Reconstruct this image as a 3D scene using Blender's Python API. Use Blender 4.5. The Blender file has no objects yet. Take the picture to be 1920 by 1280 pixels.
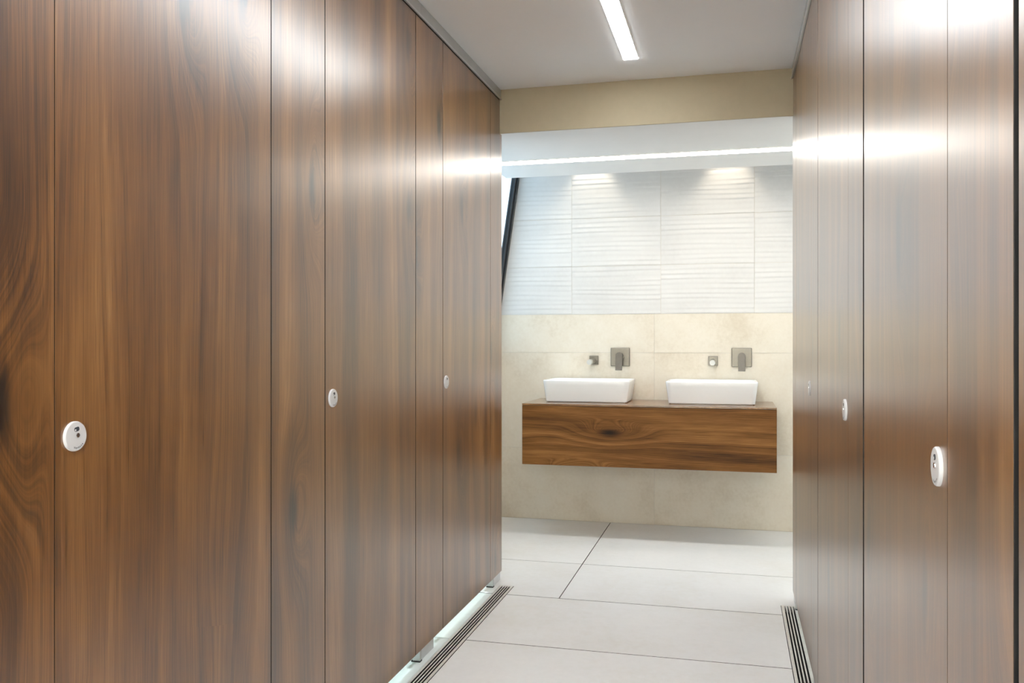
import bpy, bmesh, math, random
import numpy as np
from mathutils import Vector, Matrix

random.seed(4)
scene = bpy.context.scene
C = scene.collection

# ------------------------------------------------------------------ camera
CAM_H = 1.163
cam_data = bpy.data.cameras.new('camera')
cam_data.sensor_width = 36.0
cam_data.lens = 1628.0 / 1920.0 * 36.0
cam_data.clip_start = 0.02
cam = bpy.data.objects.new('camera', cam_data)
C.objects.link(cam)
cam.location = (0, 0, CAM_H)
cam.rotation_euler = (math.radians(90), 0, math.radians(14.3))
scene.camera = cam

# ------------------------------------------------------------------ world, exposure
SKY_STRENGTH = 2.0
SKY_COLOR = (0.62, 0.81, 1.0, 1)
LED_CORRIDOR = 27.0
LED_WASHROOM = 18.5
LED_LOBBY_FILL = 80.0
SPOT_POWER = 9.0
STALL_POWER = 28.0
world = bpy.data.worlds.new('world')
scene.world = world
world.use_nodes = True
bg = world.node_tree.nodes['Background']
bg.inputs[0].default_value = SKY_COLOR
bg.inputs[1].default_value = SKY_STRENGTH
vs = scene.view_settings
vs.view_transform = 'Standard'
vs.look = 'None'
vs.exposure = 0.66
vs.gamma = 1.0
vs.use_curve_mapping = False
scene.cycles.max_bounces = 12
scene.cycles.diffuse_bounces = 7
scene.cycles.glossy_bounces = 5
scene.cycles.transparent_max_bounces = 12
scene.cycles.caustics_reflective = False
scene.cycles.caustics_refractive = False
scene.cycles.sample_clamp_indirect = 8.0


# ------------------------------------------------------------------ helpers
def box(bm, x0, x1, y0, y1, z0, z1, bevel=0.0, seg=2):
    m = Matrix.Translation(((x0 + x1) / 2, (y0 + y1) / 2, (z0 + z1) / 2)) @ Matrix.Diagonal((x1 - x0, y1 - y0, z1 - z0, 1))
    r = bmesh.ops.create_cube(bm, size=1.0, matrix=m)
    if bevel > 0:
        edges = set()
        for v in r['verts']:
            edges.update(v.link_edges)
        bmesh.ops.bevel(bm, geom=list(edges), offset=bevel, segments=seg, affect='EDGES', profile=0.5)


def prism(bm, pts, axis, a0, a1):
    """extrude the 2D polygon pts along an axis (0, 1, 2) from a0 to a1"""
    def p3(p, a):
        q = [0, 0, 0]
        o = [i for i in range(3) if i != axis]
        q[o[0]], q[o[1]], q[axis] = p[0], p[1], a
        return q
    lo = [bm.verts.new(p3(p, a0)) for p in pts]
    hi = [bm.verts.new(p3(p, a1)) for p in pts]
    n = len(pts)
    fs = [bm.faces.new(lo), bm.faces.new(hi)]
    for i in range(n):
        fs.append(bm.faces.new((lo[i], lo[(i + 1) % n], hi[(i + 1) % n], hi[i])))
    bmesh.ops.recalc_face_normals(bm, faces=fs)
    return lo, hi


def cylinder(bm, p0, p1, r0, r1=None, seg=32):
    r1 = r0 if r1 is None else r1
    p0, p1 = Vector(p0), Vector(p1)
    d = p1 - p0
    q = d.to_track_quat('Z', 'Y').to_matrix().to_4x4()
    m = Matrix.Translation((p0 + p1) / 2) @ q
    bmesh.ops.create_cone(bm, cap_ends=True, segments=seg, radius1=r0, radius2=r1, depth=d.length, matrix=m)


def make(name, bm, mat, parent=None, smooth=None):
    me = bpy.data.meshes.new(name)
    bm.normal_update()
    bm.to_mesh(me)
    bm.free()
    if mat:
        me.materials.append(mat)
    o = bpy.data.objects.new(name, me)
    C.objects.link(o)
    if parent:
        o.parent = parent
    if smooth is not None:
        me.shade_smooth()
        me.set_sharp_from_angle(angle=math.radians(smooth))
    return o


def boxobj(name, dims, mat, parent=None, bevel=0.0, smooth=None):
    bm = bmesh.new()
    box(bm, *dims, bevel=bevel)
    return make(name, bm, mat, parent, smooth)


def core_edges(o):
    """compact laminate: the cut edges show the black core"""
    o.data.materials.append(M['core'])
    for p in o.data.polygons:
        if abs(p.normal.x) < 0.9:
            p.material_index = 1


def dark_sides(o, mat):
    """only the upward face keeps the finish, sides go dark: grout on tiles, painted slot shade on drain bars"""
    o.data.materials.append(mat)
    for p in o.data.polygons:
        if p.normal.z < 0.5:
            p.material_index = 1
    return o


def thing(name, label, cat, loc=(0, 0, 0), rotz=0.0, group=None):
    o = bpy.data.objects.new(name, None)
    o.empty_display_size = 0.05
    C.objects.link(o)
    o.location = loc
    o.rotation_euler = (0, 0, rotz)
    o['label'] = label
    o['category'] = cat
    o['kind'] = 'thing'
    if group:
        o['group'] = group
    return o


def struct(o, label=None, cat=None):
    o['kind'] = 'structure'
    if label:
        o['label'] = label
    if cat:
        o['category'] = cat
    return o


def root(name, label, cat):
    o = thing(name, label, cat)
    o['kind'] = 'structure'
    return o


# ------------------------------------------------------------------ materials
class NT:
    def __init__(self, name):
        self.m = bpy.data.materials.new(name)
        self.m.use_nodes = True
        self.t = self.m.node_tree
        self.b = self.t.nodes['Principled BSDF']

    def n(self, kind, **kw):
        nd = self.t.nodes.new(kind)
        for k, v in kw.items():
            setattr(nd, k, v)
        return nd

    def link(self, a, b):
        self.t.links.new(a, b)

    def put(self, sock, v):
        if hasattr(v, 'is_output'):
            self.link(v, sock)
        else:
            sock.default_value = v

    def math(self, op, a, b=0.0, c=0.0, clamp=False):
        nd = self.n('ShaderNodeMath', operation=op, use_clamp=clamp)
        for i, v in enumerate((a, b, c)):
            self.put(nd.inputs[i], v)
        return nd.outputs[0]

    def comb(self, x, y, z=0.0):
        nd = self.n('ShaderNodeCombineXYZ')
        for i, v in enumerate((x, y, z)):
            self.put(nd.inputs[i], v)
        return nd.outputs[0]

    def noise(self, vec=None, scale=1.0, detail=2.0, rough=0.5, dim='3D', w=None):
        nd = self.n('ShaderNodeTexNoise', noise_dimensions=dim)
        if vec is not None:
            self.put(nd.inputs['Vector'], vec)
        if w is not None:
            self.put(nd.inputs['W'], w)
        nd.inputs['Scale'].default_value = scale
        nd.inputs['Detail'].default_value = detail
        nd.inputs['Roughness'].default_value = rough
        return nd.outputs[0]

    def maprange(self, v, a, b, c=0.0, d=1.0, smooth=False):
        nd = self.n('ShaderNodeMapRange')
        if smooth:
            nd.interpolation_type = 'SMOOTHSTEP'
        self.put(nd.inputs[0], v)
        for i, x in enumerate((a, b, c, d)):
            nd.inputs[i + 1].default_value = x
        return nd.outputs[0]

    def ramp(self, fac, stops):
        nd = self.n('ShaderNodeValToRGB')
        el = nd.color_ramp.elements
        while len(el) < len(stops):
            el.new(0.5)
        for e, (p, c) in zip(el, stops):
            e.position = p
            e.color = (*c, 1)
        self.put(nd.inputs[0], fac)
        return nd.outputs[0]

    def mix(self, fac, a, b, mode='MIX'):
        nd = self.n('ShaderNodeMix', data_type='RGBA', blend_type=mode)
        self.put(nd.inputs[0], fac)
        for s, v in ((nd.inputs[6], a), (nd.inputs[7], b)):
            if hasattr(v, 'is_output'):
                self.link(v, s)
            else:
                s.default_value = (*v, 1)
        return nd.outputs[2]

    def bump(self, h, strength, dist):
        nd = self.n('ShaderNodeBump')
        nd.inputs['Strength'].default_value = strength
        nd.inputs['Distance'].default_value = dist
        self.link(h, nd.inputs['Height'])
        self.link(nd.outputs[0], self.b.inputs['Normal'])


def plain(name, col, rough=0.5, metal=0.0, spec=0.5, mottle=0.0, scale=8.0):
    k = NT(name)
    k.b.inputs['Roughness'].default_value = rough
    k.b.inputs['Metallic'].default_value = metal
    k.b.inputs['Specular IOR Level'].default_value = spec
    if mottle:
        tc = k.n('ShaderNodeTexCoord')
        f = k.noise(tc.outputs['Object'], scale, 4, 0.6)
        lo = tuple(c * (1 - mottle) for c in col)
        hi = tuple(min(1, c * (1 + mottle)) for c in col)
        k.link(k.ramp(f, [(0.3, lo), (0.7, hi)]), k.b.inputs['Base Color'])
    else:
        k.b.inputs['Base Color'].default_value = (*col, 1)
    return k.m


def glow(name, col, strength):
    k = NT(name)
    k.b.inputs['Base Color'].default_value = (0.9, 0.9, 0.9, 1)
    k.b.inputs['Emission Color'].default_value = (*col, 1)
    k.b.inputs['Emission Strength'].default_value = strength
    return k.m


def walnut(name, across, along, rough=0.3, coat=0.0, ior=1.55):
    k = NT(name)
    tc = k.n('ShaderNodeTexCoord')
    sep = k.n('ShaderNodeSeparateXYZ')
    k.link(tc.outputs['Object'], sep.inputs[0])
    info = k.n('ShaderNodeObjectInfo')
    rnd = info.outputs['Random']
    a = k.math('ADD', sep.outputs[across], k.math('MULTIPLY', rnd, 41.3))
    l = k.math('ADD', sep.outputs[along], k.math('MULTIPLY', rnd, 17.7))
    # knots: sparse elongated cells that push the rings aside
    vor = k.n('ShaderNodeTexVoronoi', voronoi_dimensions='2D')
    wob = k.noise(k.comb(k.math('MULTIPLY', a, 5.0), k.math('MULTIPLY', l, 1.6)), 1.0, 2)
    k.put(vor.inputs['Vector'], k.comb(k.math('ADD', k.math('MULTIPLY', a, 3.7), k.math('MULTIPLY', wob, 0.25)), k.math('MULTIPLY', l, 1.2)))
    vor.inputs['Scale'].default_value = 1.0
    d = vor.outputs['Distance']
    sepc = k.n('ShaderNodeSeparateColor')
    k.link(vor.outputs['Color'], sepc.inputs[0])
    some = k.maprange(sepc.outputs[0], 0.3, 0.5)
    near = k.math('MULTIPLY', k.maprange(d, 0.0, 0.42, 1.0, 0.0, True), some)
    knot = k.math('MULTIPLY', k.maprange(d, 0.0, 0.12, 1.0, 0.0, True), some)
    # rings / streaks running along the board
    warp = k.noise(k.comb(k.math('MULTIPLY', a, 2.6), k.math('MULTIPLY', l, 0.30)), 1.0, 2)
    r = k.math('ADD', k.math('MULTIPLY', a, 10.0), k.math('MULTIPLY', warp, 3.0))
    r = k.math('ADD', r, k.math('MULTIPLY', near, 1.1))
    broad = k.noise(None, 1.0, 3, 0.55, '1D', r)
    lines = k.noise(None, 9.0, 2, 0.6, '1D', r)
    blot = k.noise(k.comb(k.math('MULTIPLY', a, 9.0), k.math('MULTIPLY', l, 1.3)), 1.0, 3, 0.6)
    grain = k.noise(k.comb(k.math('MULTIPLY', a, 420.0), k.math('MULTIPLY', l, 7.0)), 1.0, 3, 0.6)
    # laminate printed as staves about 0.12 m wide
    stave = k.n('ShaderNodeTexWhiteNoise', noise_dimensions='1D')
    k.put(stave.inputs['W'], k.math('FLOOR', k.math('MULTIPLY', a, 8.3)))
    thin = k.noise(None, 34.0, 2, 0.6, '1D', r)
    fleck = k.maprange(k.noise(k.comb(k.math('MULTIPLY', a, 150.0), k.math('MULTIPLY', l, 7.0)), 1.0, 1), 0.66, 0.80, 0.0, 1.0, True)
    t = 0.52
    for src, wgt in ((broad, 0.70), (lines, 0.34), (thin, 0.34), (blot, 0.75), (grain, 0.55), (stave.outputs[0], 0.09)):
        t = k.math('MULTIPLY_ADD', k.math('SUBTRACT', src, 0.5), wgt, t)
    t = k.math('SUBTRACT', t, k.math('MULTIPLY', near, 0.08))
    t = k.math('SUBTRACT', t, k.math('MULTIPLY', knot, 0.42))
    t = k.math('SUBTRACT', t, k.math('MULTIPLY', fleck, 0.14))
    col = k.ramp(t, [(0.08, (0.012, 0.006, 0.003)), (0.34, (0.082, 0.032, 0.0075)), (0.52, (0.162, 0.066, 0.014)), (0.70, (0.245, 0.110, 0.028)), (0.92, (0.375, 0.198, 0.068))])
    k.link(col, k.b.inputs['Base Color'])
    k.b.inputs['Roughness'].default_value = rough
    k.b.inputs['IOR'].default_value = ior
    k.b.inputs['Coat Weight'].default_value = coat
    k.b.inputs['Coat Roughness'].default_value = rough * 0.85
    k.b.inputs['Coat IOR'].default_value = 1.65
    return k.m


def stone(name, lo, mid, hi, rough, scale=3.0, spec=0.5):
    k = NT(name)
    tc = k.n('ShaderNodeTexCoord')
    info = k.n('ShaderNodeObjectInfo')
    off = k.math('MULTIPLY', info.outputs['Random'], 23.0)
    add = k.n('ShaderNodeVectorMath', operation='ADD')
    k.link(tc.outputs['Object'], add.inputs[0])
    k.link(k.comb(off, off, off), add.inputs[1])
    big = k.noise(add.outputs[0], scale, 5, 0.62)
    fine = k.noise(add.outputs[0], scale * 22, 3, 0.6)
    t = k.math('MULTIPLY_ADD', fine, 0.25, k.math('MULTIPLY', big, 0.75))
    k.link(k.ramp(t, [(0.32, lo), (0.5, mid), (0.68, hi)]), k.b.inputs['Base Color'])
    k.b.inputs['Roughness'].default_value = rough
    k.b.inputs['Specular IOR Level'].default_value = spec
    k.bump(fine, 0.05, 0.001)
    return k.m


M = {}
M['walnut'] = walnut('walnut_laminate', 1, 2, 0.345, 1.0)
M['walnut_h'] = walnut('walnut_veneer', 2, 0, 0.5, 0.0, 1.3)
M['walnut_top'] = walnut('walnut_worktop', 1, 0, 0.25, 0.6)
M['floor'] = stone('floor_porcelain', (0.745, 0.745, 0.73), (0.80, 0.812, 0.818), (0.845, 0.855, 0.862), 0.28, 1.6)
M['stall_floor'] = stone('cubicle_floor', (0.66, 0.72, 0.72), (0.72, 0.78, 0.78), (0.78, 0.82, 0.82), 0.4, 1.6)
M['wall_tile'] = stone('cream_wall_porcelain', (0.61, 0.535, 0.42), (0.71, 0.648, 0.54), (0.76, 0.71, 0.615), 0.40, 2.6)
M['rib_tile'] = stone('white_rib_ceramic', (0.60, 0.59, 0.575), (0.645, 0.635, 0.62), (0.675, 0.665, 0.65), 0.34, 2.0)
M['grout'] = plain('grout', (0.60, 0.56, 0.49), 0.9)
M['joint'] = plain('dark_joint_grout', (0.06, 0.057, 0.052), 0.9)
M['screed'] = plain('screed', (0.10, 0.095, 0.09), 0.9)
M['ceiling'] = plain('ceiling_paint', (0.885, 0.91, 0.93), 0.8, mottle=0.015, scale=1.2)
M['soffit'] = plain('soffit_paint', (0.84, 0.83, 0.81), 0.7, mottle=0.01)
M['taupe'] = plain('taupe_paint', (0.48, 0.415, 0.29), 0.75, mottle=0.02, scale=30)
M['cream'] = plain('cream_paint', (0.72, 0.69, 0.62), 0.8, mottle=0.02)
M['alu'] = plain('brushed_aluminium', (0.56, 0.57, 0.56), 0.42, 0.85, mottle=0.05, scale=6)
M['alu_sheet'] = plain('satin_aluminium_sheet', (0.66, 0.67, 0.68), 0.3, 0.9, mottle=0.04)
M['steel'] = plain('stainless_steel', (0.78, 0.77, 0.74), 0.42, 0.55, mottle=0.06, scale=40)
M['core'] = plain('black_laminate_core', (0.006, 0.005, 0.005), 0.5)
M['black'] = plain('black_rubber_and_shade', (0.008, 0.007, 0.007), 0.7)
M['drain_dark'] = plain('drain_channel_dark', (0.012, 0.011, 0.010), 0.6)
M['lock'] = plain('pale_grey_nylon', (0.66, 0.67, 0.68), 0.35, 0.0, mottle=0.01)
M['chrome'] = plain('chrome', (0.75, 0.75, 0.75), 0.12, 1.0)
M['ink'] = plain('dark_print', (0.03, 0.035, 0.045), 0.6)
M['ceramic'] = plain('white_ceramic', (0.86, 0.87, 0.87), 0.12, mottle=0.003)
M['nickel'] = plain('brushed_nickel', (0.20, 0.185, 0.16), 0.30, 1.0, mottle=0.05, scale=60)
M['frame_black'] = plain('black_window_frame', (0.02, 0.022, 0.026), 0.3)
M['stall_panel'] = plain('pale_cubicle_laminate', (0.62, 0.70, 0.67), 0.35, mottle=0.01)
M['led_corridor'] = glow('led_diffuser_corridor', (0.96, 0.985, 1.0), LED_CORRIDOR)
M['led_lobby_fill'] = glow('fill_diffuser_lobby', (0.95, 0.98, 1.0), LED_LOBBY_FILL)
M['led_washroom'] = glow('led_diffuser_washroom', (1.0, 0.945, 0.86), LED_WASHROOM)


def glass_mat():
    k = NT('clear_glazing')
    out = k.t.nodes['Material Output']
    tr = k.n('ShaderNodeBsdfTransparent')
    tr.inputs[0].default_value = (0.93, 0.97, 0.98, 1)
    gl = k.n('ShaderNodeBsdfGlossy')
    gl.inputs['Roughness'].default_value = 0.02
    mx = k.n('ShaderNodeMixShader')
    mx.inputs[0].default_value = 0.06
    k.link(tr.outputs[0], mx.inputs[1])
    k.link(gl.outputs[0], mx.inputs[2])
    k.link(mx.outputs[0], out.inputs[0])
    return k.m


M['glass'] = glass_mat()

# ------------------------------------------------------------------ dimensions (metres)
XL, XR = -1.10, 0.26            # faces of the two cubicle rows
Y_END = 4.11                    # end of the rows
Y_BACK = 5.566                  # tiled back wall
Y_REAR = -3.4                   # wall behind the camera
Z_CEIL = 2.385
Z_PANEL0, Z_PANEL1 = 0.041, 2.333
Y_LOBBY = -0.7
STALL_L, STALL_R = -2.55, 1.71
X_WASH_R = 1.55
Y_BULK, Y_SOFFIT, Z_SOFFIT = 4.075, 5.21, 2.175
Z_RIB = 1.338
Z_W = 2.52                      # washroom ceiling above the soffit


def xg(z):                      # inclined glazing line
    return -1.368 - 0.1466 * (2.243 - z)


# ------------------------------------------------------------------ floor
floor = root('floor', 'pale porcelain tiled floor', 'floor')
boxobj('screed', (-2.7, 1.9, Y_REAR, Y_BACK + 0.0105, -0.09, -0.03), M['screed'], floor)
G = 0.0021
rows = [-3.65, -3.025, -2.398, -1.77, -1.145, -0.518, 0.109, 0.736, 1.357, 1.983, 2.610, 3.237, 3.864]
DL0, DL1 = -1.078, -1.011
DR0, DR1 = 0.203, 0.270
Y_DRAIN = 4.0
for i in range(len(rows) - 1):
    y0, y1 = rows[i] + G, rows[i + 1] - G
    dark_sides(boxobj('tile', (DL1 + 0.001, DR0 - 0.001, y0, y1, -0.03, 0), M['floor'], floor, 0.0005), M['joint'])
    boxobj('cubicle_tile', (STALL_L, DL0 - 0.001, y0, y1, -0.03, 0), M['stall_floor'], floor, 0.0008)
    boxobj('cubicle_tile', (DR1 + 0.001, STALL_R, y0, y1, -0.03, 0), M['stall_floor'], floor, 0.0008)
XJ = -0.765


def tile_poly(pts):
    bm = bmesh.new()
    prism(bm, pts, 2, -0.03, 0)
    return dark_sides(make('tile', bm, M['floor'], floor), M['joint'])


a0, a1 = rows[-1] + G, 4.490 - G
tile_poly([(STALL_L, a0), (DL0 - .001, a0), (DL0 - .001, Y_DRAIN + .001), (DL1 + .001, Y_DRAIN + .001), (DL1 + .001, a0), (XJ - G, a0), (XJ - G, a1), (STALL_L, a1)])
tile_poly([(XJ + G, a0), (DR0 - .001, a0), (DR0 - .001, Y_DRAIN + .001), (DR1 + .001, Y_DRAIN + .001), (DR1 + .001, a0), (STALL_R, a0), (STALL_R, a1), (XJ + G, a1)])
a0, a1 = 4.490 + G, 5.90
for (p, q) in ((-2.02 + G, XJ - G), (XJ + G, 0.489 - G), (0.489 + G, STALL_R)):
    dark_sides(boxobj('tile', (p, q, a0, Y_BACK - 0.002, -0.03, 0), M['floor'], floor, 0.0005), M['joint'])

# ------------------------------------------------------------------ ceilings
ceil = struct(boxobj('ceiling', (-2.7, 1.9, Y_REAR, Y_BULK, Z_CEIL, Z_CEIL + 0.22), M['ceiling']), 'pale grey painted corridor ceiling', 'ceiling')
bm = bmesh.new()
zt = Z_W + 0.08
prism(bm, [(xg(Z_W) + 0.004, Z_W), (1.9, Z_W), (1.9, zt), (xg(zt) + 0.004, zt)], 1, Y_BULK, Y_BACK + 0.08)
struct(make('ceiling_washroom', bm, M['soffit']), 'white washroom ceiling above the basins', 'ceiling')
bm = bmesh.new()
prism(bm, [(xg(Z_SOFFIT) + 0.012, Z_SOFFIT), (X_WASH_R, Z_SOFFIT), (X_WASH_R, Z_W), (xg(Z_W) + 0.012, Z_W)], 1, Y_BULK + 0.012, Y_SOFFIT)
struct(make('ceiling_soffit', bm, M['soffit']), 'white dropped soffit crossing above the basins', 'ceiling')
struct(boxobj('wall_bulkhead', (-1.125, 0.285, Y_BULK, Y_BULK + 0.012, Z_SOFFIT - 0.001, Z_CEIL), M['taupe']), 'taupe painted bulkhead closing off the corridor ceiling', 'wall')

# ------------------------------------------------------------------ back wall with its tiles
wall_back = root('wall_back', 'back wall with cream tiles below and ribbed white tiles above', 'wall')
bm = bmesh.new()
prism(bm, [(xg(-0.09), -0.09), (1.9, -0.09), (1.9, Z_W), (xg(Z_W), Z_W)], 1, Y_BACK + 0.0022, Y_BACK + 0.16)
make('backing', bm, M['grout'], wall_back)
edge_co = Vector((xg(0) + 0.002, 0, 0))
edge_no = Vector((1, 0, -0.1466)).normalized()


def clip_left(bm):
    bmesh.ops.bisect_plane(bm, geom=bm.verts[:] + bm.edges[:] + bm.faces[:], plane_co=edge_co, plane_no=edge_no, clear_inner=True)
    bmesh.ops.holes_fill(bm, edges=bm.edges[:], sides=0)


XC = -0.486
G = 0.0011
zr = [-0.19, 0.465, 1.092, Z_RIB + 0.0]
for r in range(3):
    z0, z1 = max(0.001, zr[r] + G), zr[r + 1] - (G if r < 2 else 0.0005)
    for (p, q) in ((XC - 1.254 + G, XC - G), (XC + G, XC + 1.254 - G), (XC + 1.254 + G, 1.6)):
        bm = bmesh.new()
        box(bm, p, q, Y_BACK, Y_BACK + 0.011, z0, z1)
        clip_left(bm)
        make('tile', bm, M['wall_tile'], wall_back)


def n2(x, z, seed):
    rs = np.random.RandomState(seed)
    s = np.zeros_like(x)
    for _ in range(7):
        kx, kz, ph = rs.uniform(2, 13), rs.uniform(-45, 45), rs.uniform(0, 6.28)
        s += np.sin(kx * x + kz * z + ph)
    return s / 7 ** 0.5


def rib_grid(w, h, nx, nz, seed):
    xs, zs = np.meshgrid(np.linspace(0, w, nx + 1), np.linspace(0, h, nz + 1))
    ph = 2 * np.pi * (zs / 0.0310) + 0.55 * n2(xs * 0.8, zs * 0.5, seed) + 0.5 * n2(xs * 0.3, zs * 1.3, seed + 1)
    rid = 0.5 + 0.5 * np.sin(ph + 0.55 * np.sin(ph))
    amp = np.clip(0.55 + 0.55 * n2(xs * 0.7, zs * 1.6, seed + 2), 0.12, 1.15)
    hgt = 0.0016 * rid * amp
    fade = np.minimum(1, np.minimum(np.minimum(xs, w - xs) / 0.01 + 0.35, np.minimum(zs, h - zs) / 0.005 + 0.0))
    return xs, zs, hgt * fade


RIB = {}


def rib_mesh(h_tile, seed):
    key = (h_tile, seed)
    if key in RIB:
        return RIB[key]
    w = 0.572 - 2 * G
    nx, nz = 22, max(8, int(h_tile / 0.0036))
    xs, zs, hg = rib_grid(w, h_tile, nx, nz, seed)
    v = [(x, -y, z) for x, y, z in zip(xs.ravel(), hg.ravel(), zs.ravel())]
    f = []
    c = nx + 1
    for j in range(nz):
        for i in range(nx):
            q = j * c + i
            f.append((q, q + 1, q + c + 1, q + c))
    ring = [i for i in range(c)] + [j * c + nx for j in range(1, nz + 1)] + [nz * c + i for i in range(nx - 1, -1, -1)] + [j * c for j in range(nz - 1, 0, -1)]
    b0 = len(v)
    for i in ring:
        v.append((v[i][0], 0.011, v[i][2]))
    m = len(ring)
    for i in range(m):
        f.append((ring[(i + 1) % m], ring[i], b0 + i, b0 + (i + 1) % m))
    me = bpy.data.meshes.new('ribbed_tile')
    me.from_pydata(v, [], f)
    me.materials.append(M['rib_tile'])
    me.update()
    me.shade_smooth()
    me.set_sharp_from_angle(angle=math.radians(55))
    RIB[key] = me
    return me


HR = 0.310
cols = [-1.5895, -1.0175, -0.4455, 0.1265, 0.6985, 1.2705]
for r in range(4):
    z0 = Z_RIB + r * HR
    h = min(HR, Z_W - z0) - 2 * G
    for c, x0 in enumerate(cols):
        me = rib_mesh(h, 11 + ((c + r) % 3) * 7)
        if c == 0:
            bm = bmesh.new()
            bm.from_mesh(me)
            bm.transform(Matrix.Translation((x0 + G, Y_BACK, z0 + G)))
            clip_left(bm)
            o = make('ribbed_tile', bm, M['rib_tile'], wall_back, 55)
        else:
            o = bpy.data.objects.new('ribbed_tile', me)
            C.objects.link(o)
            o.parent = wall_back
            o.location = (x0 + G, Y_BACK, z0 + G)

# ------------------------------------------------------------------ other walls
def slab(name, dims, mat, label):
    return struct(boxobj(name, dims, mat), label, 'wall')


slab('wall_rear', (-2.7, 1.9, Y_REAR - 0.1, Y_REAR, -0.03, Z_CEIL), M['cream'], 'cream wall closing the corridor')
slab('wall_left', (-2.7, STALL_L, Y_REAR, Y_END, -0.03, Z_CEIL), M['cream'], 'outer wall behind the left cubicles')
slab('wall_right', (STALL_R, 1.9, Y_REAR, Y_END, -0.03, Z_CEIL), M['cream'], 'outer wall behind the right cubicles')
slab('wall_left_lobby', (STALL_L, XL - 0.022, Y_LOBBY - 0.05, Y_LOBBY, 0, Z_CEIL), M['cream'], 'lobby wall beside the left row')
slab('wall_right_lobby', (XR + 0.022, STALL_R, Y_LOBBY - 0.05, Y_LOBBY, 0, Z_CEIL), M['cream'], 'lobby wall beside the right row')
slab('wall_left_end', (STALL_L - 0.15, XL - 0.022, Y_END - 0.035, Y_END, 0, Z_CEIL), M['cream'], 'end wall of the left cubicles')
slab('wall_right_end', (XR + 0.022, STALL_R, Y_END - 0.035, Y_END, 0, Z_CEIL), M['cream'], 'end wall of the right cubicles')
bm = bmesh.new()
prism(bm, [(xg(0.0) - 0.12, -0.03), (xg(0.0), -0.03), (xg(1.1), 1.1), (xg(1.1) - 0.12, 1.1)], 1, Y_END, Y_BACK + 0.16)
struct(make('wall_left_sill', bm, M['cream']), 'low inclined wall under the slanted window', 'wall')
slab('wall_left_return', (-2.7, xg(2.0) - 0.06, Y_END - 0.0, Y_END + 0.1, 0, Z_CEIL), M['cream'], 'return wall beside the slanted window')
# the part of both rows that lies behind the photographer
slab('wall_left_row', (XL - 0.02, XL, Y_LOBBY - 0.05, 0.925, Z_PANEL0, Z_PANEL1), M['walnut'], 'walnut panelling of the left row')
slab('wall_right_row', (XR, XR + 0.02, Y_LOBBY - 0.05, 0.195, Z_PANEL0, Z_PANEL1), M['walnut'], 'walnut panelling of the right row')

# ------------------------------------------------------------------ slanted window
def tilt_bar(name, y0, y1, z0, z1, d0, d1, mat, parent):
    """bar in the glazing plane, d = offset outwards (-x) from the plane"""
    bm = bmesh.new()
    prism(bm, [(xg(z0) - d0, z0), (xg(z1) - d0, z1), (xg(z1) - d1, z1), (xg(z0) - d1, z0)], 1, y0, y1)
    return make(name, bm, mat, parent)


w1 = root('window_1', 'tall slanted window with black metal frame beside the ribbed tiles', 'window')
WZ0, WZ1 = 1.10, Z_W + 0.06
tilt_bar('frame_jamb', Y_BACK - 0.028, Y_BACK + 0.012, WZ0, WZ1, 0.0, 0.032, M['frame_black'], w1)
tilt_bar('frame_jamb', Y_END + 0.10, Y_END + 0.17, WZ0, WZ1, 0.0, 0.07, M['frame_black'], w1)
tilt_bar('sash_stile', Y_BACK - 0.063, Y_BACK - 0.033, WZ0 + 0.05, WZ1 - 0.03, 0.008, 0.036, M['frame_black'], w1)
tilt_bar('sash_stile', Y_END + 0.18, Y_END + 0.24, WZ0 + 0.05, WZ1 - 0.03, 0.012, 0.06, M['frame_black'], w1)
tilt_bar('bead', Y_BACK - 0.0327, Y_BACK - 0.0283, WZ0 + 0.05, WZ1 - 0.03, 0.010, 0.030, M['alu'], w1)
tilt_bar('frame_rail', Y_END + 0.17, Y_BACK - 0.028, WZ0, WZ0 + 0.05, 0.0, 0.032, M['frame_black'], w1)
tilt_bar('frame_rail', Y_END + 0.17, Y_BACK - 0.028, WZ1 - 0.03, WZ1, 0.0, 0.032, M['frame_black'], w1)
tilt_bar('pane', Y_END + 0.24, Y_BACK - 0.063, WZ0 + 0.05, WZ1 - 0.03, 0.018, 0.026, M['glass'], w1)

# ------------------------------------------------------------------ washroom side wall on the right with an unseen window added for bluish daylight
wr = root('wall_washroom', 'cream side wall of the washroom with a window opening', 'wall')
wy0, wy1, wz0, wz1 = Y_END + 0.22, Y_BACK - 0.12, 1.0, 2.12
for (y0, y1, z0, z1) in ((Y_END, wy0, 0, Z_W), (wy1, Y_BACK, 0, Z_W), (wy0, wy1, 0, wz0), (wy0, wy1, wz1, Z_W)):
    boxobj('wall_panel', (X_WASH_R, STALL_R, y0, y1, z0, z1), M['cream'], wr)

w2 = root('window_added', 'unseen side window with black frame, added for bluish daylight', 'window')
fx0, fx1 = X_WASH_R + 0.05, X_WASH_R + 0.10
boxobj('frame_jamb', (fx0, fx1, wy0, wy0 + 0.05, wz0, wz1), M['frame_black'], w2)
boxobj('frame_jamb', (fx0, fx1, wy1 - 0.05, wy1, wz0, wz1), M['frame_black'], w2)
boxobj('frame_rail', (fx0, fx1, wy0 + 0.05, wy1 - 0.05, wz0, wz0 + 0.05), M['frame_black'], w2)
boxobj('frame_rail', (fx0, fx1, wy0 + 0.05, wy1 - 0.05, wz1 - 0.05, wz1), M['frame_black'], w2)
boxobj('pane', (fx0 + 0.02, fx0 + 0.028, wy0 + 0.05, wy1 - 0.05, wz0 + 0.05, wz1 - 0.05), M['glass'], w2)

# ------------------------------------------------------------------ cubicle rows
LETTERS = {}


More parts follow.
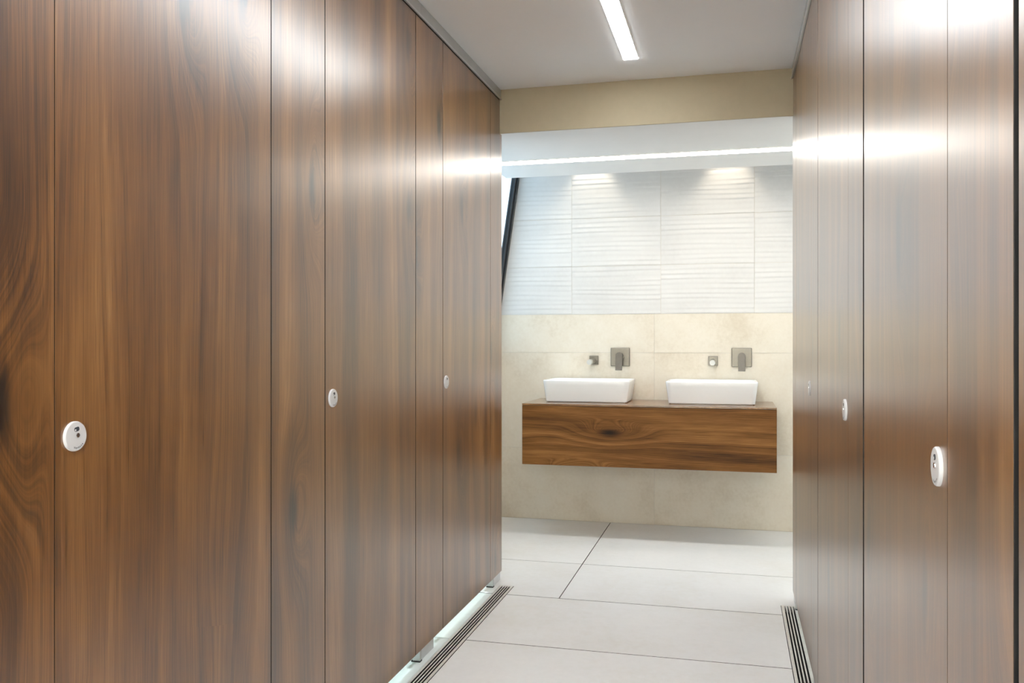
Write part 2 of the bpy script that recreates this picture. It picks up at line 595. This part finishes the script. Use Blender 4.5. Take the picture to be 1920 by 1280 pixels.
def letter_verts(ch, size):
    cu = bpy.data.curves.new('t', 'FONT')
    cu.body = ch
    cu.size = size
    cu.offset = 0.00012
    cu.align_x = 'CENTER'
    cu.resolution_u = 3
    ob = bpy.data.objects.new('t', cu)
    C.objects.link(ob)
    bpy.context.view_layer.update()
    me = bpy.data.meshes.new_from_object(ob.evaluated_get(bpy.context.evaluated_depsgraph_get()))
    bpy.data.objects.remove(ob)
    bpy.data.curves.remove(cu)
    v = [tuple(p.co) for p in me.vertices]
    f = [tuple(p.vertices) for p in me.polygons]
    bpy.data.meshes.remove(me)
    return v, f


def lock_parts():
    """round lock plate in local space: normal +x, right +y, up +z, origin at the wall face"""
    out = {}
    R = 0.0258
    bm = bmesh.new()
    prof = [(0, 0.0), (R, 0.0), (R, 0.0030), (R - 0.0006, 0.0042), (R - 0.0016, 0.0051), (R - 0.0036, 0.0053), (0, 0.0053)]
    seg = 56
    rings = []
    for (rr, xx) in prof:
        if rr == 0:
            rings.append([bm.verts.new((xx, 0, 0))])
        else:
            rings.append([bm.verts.new((xx, rr * math.cos(2 * math.pi * i / seg), rr * math.sin(2 * math.pi * i / seg))) for i in range(seg)])
    for a, b in zip(rings, rings[1:]):
        for i in range(seg):
            j = (i + 1) % seg
            q = [a[0 if len(a) == 1 else i], a[0 if len(a) == 1 else j], b[0 if len(b) == 1 else j], b[0 if len(b) == 1 else i]]
            q = list(dict.fromkeys(q))
            if len(q) > 2:
                bm.faces.new(q)
    bmesh.ops.recalc_face_normals(bm, faces=bm.faces[:])
    out['plate'] = bm
    rot = math.radians(10)
    cr, sr = math.cos(rot), math.sin(rot)

    def rp(y, z):
        return (y * cr - z * sr, y * sr + z * cr)
    # indicator slot: rounded rectangle
    bm = bmesh.new()
    pts = []
    hw, hh, rad = 0.0058, 0.0038, 0.003
    for (sx, sz, a0) in ((1, 1, 0), (-1, 1, 90), (-1, -1, 180), (1, -1, 270)):
        for kk in range(5):
            an = math.radians(a0 + kk * 22.5)
            pts.append(rp(0.003 + sx * (hw - rad) + rad * math.cos(an), 0.0118 + sz * (hh - rad) + rad * math.sin(an)))
    prism(bm, pts, 0, 0.0045, 0.0056)
    out['slot'] = bm
    bm = bmesh.new()
    y, z = rp(0.0005, 0.0112)
    box(bm, 0.0055, 0.0059, y - 0.0022, y + 0.0004, z - 0.0020, z + 0.0012)
    out['flag'] = bm
    bm = bmesh.new()
    y, z = rp(0.003, 0.0012)
    cylinder(bm, (0.0045, y, z), (0.0067, y, z), 0.0042, 0.0038, 24)
    out['spindle'] = bm
    bm = bmesh.new()
    box(bm, 0.0065, 0.0069, y - 0.0040, y + 0.0040, z - 0.0005, z + 0.0006)
    out['key'] = bm
    # lettering along the lower rim
    bm = bmesh.new()
    word = 'Venesta'
    for i, ch in enumerate(word):
        ang = math.radians(-108 + 9.6 * i) + rot * 0.5
        vs_, fs_ = letter_verts(ch, 0.0052)
        rad_ = 0.0214
        up = (-math.cos(ang), -math.sin(ang))
        rt = (-math.sin(ang), math.cos(ang))
        bvs = []
        for (lx, ly, _) in vs_:
            bvs.append(bm.verts.new((0.00548, rad_ * math.cos(ang) + lx * rt[0] + ly * up[0], rad_ * math.sin(ang) + lx * rt[1] + ly * up[1])))
        for f in fs_:
            bm.faces.new([bvs[q] for q in f])
    bmesh.ops.recalc_face_normals(bm, faces=bm.faces[:])
    out['text'] = bm
    return out


LOCK = {}
for key, bm in lock_parts().items():
    me = bpy.data.meshes.new('lock_' + key)
    bm.to_mesh(me)
    bm.free()
    me.materials.append({'plate': M['lock'], 'slot': M['ink'], 'flag': M['ceramic'], 'spindle': M['chrome'], 'key': M['ink'], 'text': M['ink']}[key])
    if key in ('plate', 'spindle'):
        me.shade_smooth()
        me.set_sharp_from_angle(angle=math.radians(35))
    LOCK[key] = me


def inst(name, me, parent, loc=(0, 0, 0)):
    o = bpy.data.objects.new(name, me)
    C.objects.link(o)
    o.parent = parent
    o.location = loc
    return o


def door(side, y0, y1, ylock, zlock, g0, g1, label):
    """side = 1 left row (faces +x), -1 right row (faces -x)"""
    x = XL if side > 0 else XR
    ym = (y0 + y1) / 2
    t = thing('door', label, 'door', (x, ym, 0), 0 if side > 0 else math.pi, 'cubicle doors')
    w0, w1_ = (y0 + g0 - ym), (y1 - g1 - ym)
    if side < 0:
        w0, w1_ = -w1_, -w0
    core_edges(boxobj('panel', (-0.020, 0, w0, w1_, Z_PANEL0, Z_PANEL1), M['walnut'], t, 0.0006))
    if ylock is not None:
        p = inst('lock', LOCK['plate'], t, (0.0, (ylock - ym) * side, zlock))
        p['label'] = 'round pale grey occupancy lock'
        inst('indicator_slot', LOCK['slot'], p)
        inst('indicator_flag', LOCK['flag'], p)
        inst('spindle', LOCK['spindle'], p)
        inst('spindle_slot', LOCK['key'], p)
        inst('lettering', LOCK['text'], p)
    return t


def pilaster(side, y0, y1, foot0, foot1, label, end=False):
    x = XL if side > 0 else XR
    t = thing('cubicle_pilaster', label, 'panel', (x, y0, 0), 0, 'cubicle pilasters')
    s = side
    a, b = sorted((0.0, -0.020 * s))
    bm = bmesh.new()
    w = y1 - y0
    if end:
        prism(bm, [(0, Z_PANEL0), (w, Z_PANEL0), (w, Z_SOFFIT - 0.002), (Y_BULK - y0 - 0.001, Z_SOFFIT - 0.002), (Y_BULK - y0 - 0.001, Z_PANEL1), (0, Z_PANEL1)], 0, a, b)
        make('panel', bm, M['walnut'], t)
    else:
        box(bm, a, b, 0, w, Z_PANEL0, Z_PANEL1, 0.0006)
        core_edges(make('panel', bm, M['walnut'], t))
    # dark strips added behind the joints to block light from the cubicles
    for yy in ((0,) if end else (0, w)):
        p, q = sorted((-0.021 * s, -0.040 * s))
        boxobj('light_stop', (p, q, yy - 0.030, yy + 0.030, Z_PANEL0 + 0.003, Z_PANEL1 - 0.002), M['black'], t)
    # metal foot
    p, q = sorted((-0.004 * s, -0.016 * s))
    boxobj('foot_plate', (p, q, foot0 - y0 + 0.022, foot1 - y0, 0.0, Z_PANEL0 - 0.0005), M['alu_sheet'], t, 0.0008)
    p, q = sorted((-0.001 * s, -0.030 * s))
    boxobj('foot_post', (p, q, foot0 - y0, foot0 - y0 + 0.018, 0.004, Z_PANEL0 - 0.0005), M['alu'], t, 0.0015)
    p, q = sorted((0.0, -0.034 * s))
    boxobj('foot_pad', (p, q, foot0 - y0 - 0.002, foot0 - y0 + 0.020, 0.0, 0.0045), M['black'], t)
    return t


pilaster(1, 0.925, 1.2175, 0.975, 1.12, 'walnut strip panel at the very edge of the left row, beside the closest lock')
door(1, 1.2175, 1.922, 1.262, 1.0, 0.0015, 0.0035, 'broad walnut cubicle door with the largest round lock, closest in the left row')
pilaster(1, 1.922, 2.209, 1.96, 2.115, 'walnut strip panel between the first and second left-hand cubicle doors')
door(1, 2.209, 2.925, 2.256, 1.003, 0.004, 0.004, 'walnut cubicle door with oval-looking lock, middle of the three left doors')
pilaster(1, 2.925, 3.219, 2.968, 3.125, 'walnut strip panel on the wider bright metal foot, between second and third left doors')
door(1, 3.219, 3.911, 3.258, 1.003, 0.004, 0.003, 'farthest left walnut cubicle door with a small lock, nearest the basins')
pilaster(1, 3.911, Y_END, 3.955, Y_END - 0.012, 'narrow walnut end panel finishing the left row by the slanted window', True)

door(-1, 0.195, 0.925, 0.241, 1.0, 0.0015, 0.016, 'sliver of walnut cubicle door at the far right edge, past the widest dark joint')
pilaster(-1, 0.925, 1.188, 0.965, 1.12, 'pale reflecting walnut strip panel just right of the big side-on lock')
door(-1, 1.188, 1.922, 1.236, 1.0, 0.002, 0.018, 'wide shiny walnut cubicle door carrying the big side-on lock, right row')
pilaster(-1, 1.922, 2.160, 1.96, 2.115, 'slim walnut strip panel beside the thick dark joint in the right row')
door(-1, 2.160, 2.918, 2.204, 1.0, 0.0015, 0.008, 'right row walnut cubicle door with the medium side-on lock, middle one')
pilaster(-1, 2.918, 3.150, 2.958, 3.11, 'slim walnut strip panel by the floor drain in the right row')
door(-1, 3.150, 3.905, 3.195, 1.0, 0.0015, 0.004, 'farthest right walnut cubicle door with the tiny sliver of lock')
pilaster(-1, 3.905, Y_END, 3.945, Y_END - 0.012, 'narrow walnut end panel finishing the right row beside the vanity', True)

# partitions inside the cubicles (their lower ends show under the doors)
for side, xw in ((1, STALL_L), (-1, STALL_R)):
    for n_, yy in enumerate((0.975, 1.965, 2.975)):
        x = XL if side > 0 else XR
        p, q = sorted((xw, x - side * 0.041))
        nm = ('first', 'second', 'third')[n_]
        o = boxobj('cubicle_partition', (p, q, yy, yy + 0.013, 0.001, Z_PANEL1), M['stall_panel'])
        o['label'] = 'pale partition inside the %s row, its foot showing at the %s pilaster' % ('left' if side > 0 else 'right', nm)
        o['category'] = 'partition'
        o['kind'] = 'thing'
        o['group'] = 'cubicle partitions'

# head rails
def head_rail(side, y0, y1, label):
    x = XL if side > 0 else XR
    t = thing('head_rail', label, 'rail', (x, y0, Z_PANEL1), 0, 'head rails')
    s = side
    h = Z_CEIL - Z_PANEL1 - 0.001
    p, q = sorted((-0.030 * s, 0.006 * s))
    boxobj('channel', (p, q, 0, y1 - y0, 0.006, h), M['alu'], t, 0.001)
    p, q = sorted((0.0062 * s, 0.0095 * s))
    boxobj('lip', (p, q, 0, y1 - y0, 0.002, 0.009), M['alu_sheet'], t)
    p, q = sorted((-0.030 * s, -0.001 * s))
    boxobj('shade_strip', (p, q, 0, y1 - y0, 0.0005, 0.0055), M['black'], t)  # black strip standing in for the shadow line under the rail


head_rail(1, Y_LOBBY, 2.962, 'long aluminium head rail above the left row, running out of frame')
head_rail(1, 2.963, Y_BULK - 0.001, 'short aluminium head rail piece above the left row, meeting the taupe bulkhead')
head_rail(-1, Y_LOBBY, Y_BULK - 0.001, 'aluminium head rail above the right row')

# ------------------------------------------------------------------ linear floor drains
def drain(x0, x1, label):
    t = thing('floor_drain', label, 'drain', ((x0 + x1) / 2, Y_REAR, 0), 0, 'linear floor drains')
    L = Y_DRAIN - Y_REAR
    hw = (x1 - x0) / 2
    boxobj('channel', (-hw + 0.001, hw - 0.001, 0.002, L - 0.001, -0.0299, -0.026), M['drain_dark'], t)
    for s in (-1, 1):
        p, q = sorted((s * (hw - 0.001), s * (hw - 0.0125)))
        dark_sides(boxobj('frame_bar', (p, q, 0.0, L, -0.025, 0.0015), M['steel'], t, 0.0004), M['drain_dark'])  # bar sides coloured dark as shade in the slots
    boxobj('frame_end', (-hw + 0.0125, hw - 0.0125, L - 0.008, L, -0.025, 0.0012), M['steel'], t)
    for k in (-1, 0, 1):
        dark_sides(boxobj('slat', (k * 0.012 - 0.0027, k * 0.012 + 0.0027, 0.0, L - 0.0085, -0.016, 0.0012), M['steel'], t, 0.0004), M['drain_dark'])  # slat sides coloured dark too, slot shade put into the colour
    for yy in (2.45, 2.50, 3.05, 3.38, 3.46, 4.33, 4.42, 4.83, 4.93, 4.98, 5.60):
        sl = random.choice((-1.5, -0.5, 0.5, 1.5)) * 0.012
        boxobj('spacer', (sl - 0.0033, sl + 0.0033, yy, yy + 0.008, -0.008, -0.0006), M['steel'], t)


drain(DL0, DL1, 'long slotted steel floor drain running along the foot of the left row')
drain(DR0, DR1, 'slotted steel floor drain tucked against the right row')

# ------------------------------------------------------------------ light fittings of the place, plus added lobby and cubicle fill
t = thing('linear_ceiling_light', 'long white LED strip in the corridor ceiling', 'light', (-0.428, 0, Z_CEIL))
boxobj('diffuser', (-0.031, 0.031, -0.55, 3.752, -0.0075, -0.003), M['led_corridor'], t)
for s in (-1, 1):
    p, q = sorted((s * 0.0312, s * 0.0325))
    boxobj('edge_trim', (p, q, -0.55, 3.752, -0.0063, -0.0003), M['soffit'], t)
boxobj('mounting_plate', (-0.028, 0.028, -0.55, 3.750, -0.003, -0.0003), M['soffit'], t)
t = thing('linear_soffit_light', 'thin white LED strip set across the soffit above the vanity', 'light', (0.0, 4.765, Z_SOFFIT))
boxobj('diffuser', (-1.34, 1.5, -0.045, 0.045, -0.004, -0.0005), M['led_washroom'], t)
for s in (-1, 1):
    p, q = sorted((s * 0.0452, s * 0.0475))
    boxobj('edge_trim', (-1.34, 1.5, p, q, -0.0042, -0.0003), M['soffit'], t)
for yy, nm in ((-1.3, 'closest to the corridor'), (-2.2, 'in the middle'), (-3.0, 'by the cream end wall')):
    t = thing('lobby_fill_light', 'unseen white fill strip added across the lobby ceiling, ' + nm, 'light', (-0.4, yy, Z_CEIL), 0, 'lobby fill lights')
    boxobj('diffuser', (-1.9, 1.9, -0.031, 0.031, -0.006, -0.0005), M['led_lobby_fill'], t)  # unseen strip added as soft fill from behind the camera
    boxobj('edge_trim', (-1.9, 1.9, 0.0312, 0.033, -0.0062, -0.0003), M['soffit'], t)
for nm, x in (('left', -0.885), ('right', -0.03)):
    t = thing('downlight', 'small recessed downlight washing the ribbed tiles over the %s basin' % nm, 'light', (x, 5.475, Z_W), 0, 'downlights')
    bm = bmesh.new()
    cylinder(bm, (0, 0, -0.006), (0, 0, -0.0005), 0.042, 0.045, 32)
    make('bezel', bm, M['soffit'], t, 30)
    bm = bmesh.new()
    cylinder(bm, (0, 0, -0.0075), (0, 0, -0.0062), 0.030, 0.030, 32)
    make('lens', bm, M['led_washroom'], t, 30)
    ld = bpy.data.lights.new('downlight_lamp', 'SPOT')
    ld.energy = SPOT_POWER
    ld.color = (1.0, 0.87, 0.70)
    ld.spot_size = math.radians(70)
    ld.spot_blend = 0.6
    ld.shadow_soft_size = 0.025
    lo = bpy.data.objects.new('downlight_lamp', ld)
    C.objects.link(lo)
    lo.parent = t
    lo.location = (0, 0, -0.02)
for side, xw, x in ((1, STALL_L, XL), (-1, STALL_R, XR)):
    for yy in (0.4, 1.45, 2.45, 3.5):
        ld = bpy.data.lights.new('cubicle_fill_lamp', 'AREA')  # unseen lamp without fixture, added to brighten the floor under the doors
        ld.shape = 'DISK'
        ld.size = 0.3
        ld.energy = STALL_POWER
        ld.color = (0.86, 0.96, 1.0)
        lo = bpy.data.objects.new('cubicle_fill_lamp', ld)
        C.objects.link(lo)
        lo.location = ((xw + x) / 2, yy, Z_CEIL - 0.02)

# ------------------------------------------------------------------ vanity
VX0, VX1, VY0, VZ0, VZ1 = -1.225, 0.235, 5.050, 0.430, 0.793
t = thing('vanity_unit', 'wall-hung walnut vanity unit with horizontal grain under two white basins', 'vanity', ((VX0 + VX1) / 2, Y_BACK, VZ0))
hw = (VX1 - VX0) / 2
dep = Y_BACK - VY0
H = VZ1 - VZ0
boxobj('countertop', (-hw, hw, -dep, -0.001, H - 0.010, H), M['walnut_top'], t, 0.0012)
boxobj('front_panel', (-hw, hw, -dep + 0.001, -dep + 0.020, 0, H - 0.0112), M['walnut_h'], t, 0.001)
for s in (-1, 1):
    p, q = sorted((s * hw, s * (hw - 0.02)))
    boxobj('side_panel', (p, q, -dep + 0.0205, -0.001, 0, H - 0.0105), M['walnut_top'], t)
boxobj('bottom_panel', (-hw + 0.0205, hw - 0.0205, -dep + 0.0205, -0.001, 0.001, 0.02), M['walnut_top'], t)


def rounded_rect(hx, hy, r, n=6):
    out = []
    for (sx, sy, a0) in ((1, 1, 0), (-1, 1, 90), (-1, -1, 180), (1, -1, 270)):
        for kk in range(n + 1):
            an = math.radians(a0 + kk * 90 / n)
            out.append((sx * (hx - r) + r * math.cos(an), sy * (hy - r) + r * math.sin(an)))
    return out


def basin(x, y, label):
    t = thing('wash_basin', label, 'basin', (x, y, VZ1), 0, 'wash basins')
    bm = bmesh.new()
    Hb = 0.134
    # (half x, half y, corner radius, z): outside up, over the rim, inside down
    prof = [(0.236, 0.154, 0.018, 0.0), (0.236, 0.154, 0.018, 0.004), (0.2455, 0.1635, 0.022, 0.0045), (0.248, 0.166, 0.024, 0.006), (0.254, 0.170, 0.028, 0.050), (0.262, 0.175, 0.032, 0.105), (0.2655, 0.177, 0.034, Hb - 0.006),
            (0.2645, 0.176, 0.033, Hb - 0.002), (0.261, 0.1725, 0.030, Hb), (0.255, 0.1675, 0.038, Hb - 0.001), (0.252, 0.1645, 0.030, Hb - 0.006), (0.244, 0.156, 0.045, 0.07), (0.225, 0.140, 0.05, 0.03), (0.19, 0.11, 0.05, 0.018), (0.04, 0.03, 0.02, 0.014)]
    rings = []
    for (hx, hy, r, z) in prof:
        rings.append([bm.verts.new((p[0], p[1], z)) for p in rounded_rect(hx, hy, r)])
    n = len(rings[0])
    for a, b in zip(rings, rings[1:]):
        for i in range(n):
            j = (i + 1) % n
            bm.faces.new((a[i], a[j], b[j], b[i]))
    bm.faces.new(list(reversed(rings[0])))
    bm.faces.new(rings[-1])
    bmesh.ops.recalc_face_normals(bm, faces=bm.faces[:])
    make('bowl', bm, M['ceramic'], t, 50)
    bm = bmesh.new()
    cylinder(bm, (0, 0, 0.0142), (0, 0, 0.019), 0.026, 0.023, 28)
    make('waste', bm, M['nickel'], t, 40)


BX = (-0.868, -0.125)
basin(BX[0], 5.372, 'white rectangular vessel basin at the window end of the vanity')
basin(BX[1], 5.372, 'white rectangular vessel basin at the end of the vanity near the right row')


def spout(x, z, label):
    t = thing('basin_spout', label, 'tap', (x, Y_BACK, z), 0, 'wall spouts')
    boxobj('wall_plate', (-0.029, 0.029, -0.010, -0.0005, -0.029, 0.029), M['nickel'], t, 0.0025)
    bm = bmesh.new()
    cylinder(bm, (0, -0.010, -0.004), (0, -0.150, -0.008), 0.0165, 0.0165, 28)
    make('arm', bm, M['nickel'], t, 40)
    bm = bmesh.new()
    cylinder(bm, (0, -0.1502, -0.008), (0, -0.195, -0.0095), 0.0172, 0.0160, 28)
    make('nozzle', bm, M['alu'], t, 40)


def mixer(x, z, label):
    t = thing('basin_mixer', label, 'tap', (x, Y_BACK, z), 0, 'wall mixers')
    boxobj('wall_plate', (-0.061, 0.061, -0.010, -0.0005, -0.059, 0.059), M['nickel'], t, 0.004)
    bm = bmesh.new()
    cylinder(bm, (0, -0.010, 0.005), (0, -0.050, 0.005), 0.021, 0.021, 32)
    make('cartridge', bm, M['nickel'], t, 40)
    # flat lever with a round head hanging down
    bm = bmesh.new()
    r = 0.0215
    pts = [(r * math.cos(math.radians(k)), 0.008 + r * math.sin(math.radians(k))) for k in range(0, 181, 12)] + [(-r * 0.97, -0.086), (r * 0.97, -0.086)]
    lo_, hi_ = prism(bm, pts, 1, -0.068, -0.0560)
    bmesh.ops.rotate(bm, verts=bm.verts[:], cent=(0, -0.06, 0.02), matrix=Matrix.Rotation(math.radians(-14), 3, 'X'))
    bmesh.ops.bevel(bm, geom=[e for e in bm.edges if e.calc_length() > 0.05], offset=0.0012, segments=1, affect='EDGES')
    make('lever', bm, M['nickel'], t, 40)


spout(-0.872, 1.043, 'small square wall spout above the basin at the window end')
mixer(-0.702, 1.064, 'square wall mixer with hanging lever above the basin at the window end')
spout(-0.122, 1.043, 'small square wall spout seen end-on above the basin near the right row')
mixer(0.050, 1.064, 'square wall mixer with hanging lever above the basin near the right row')
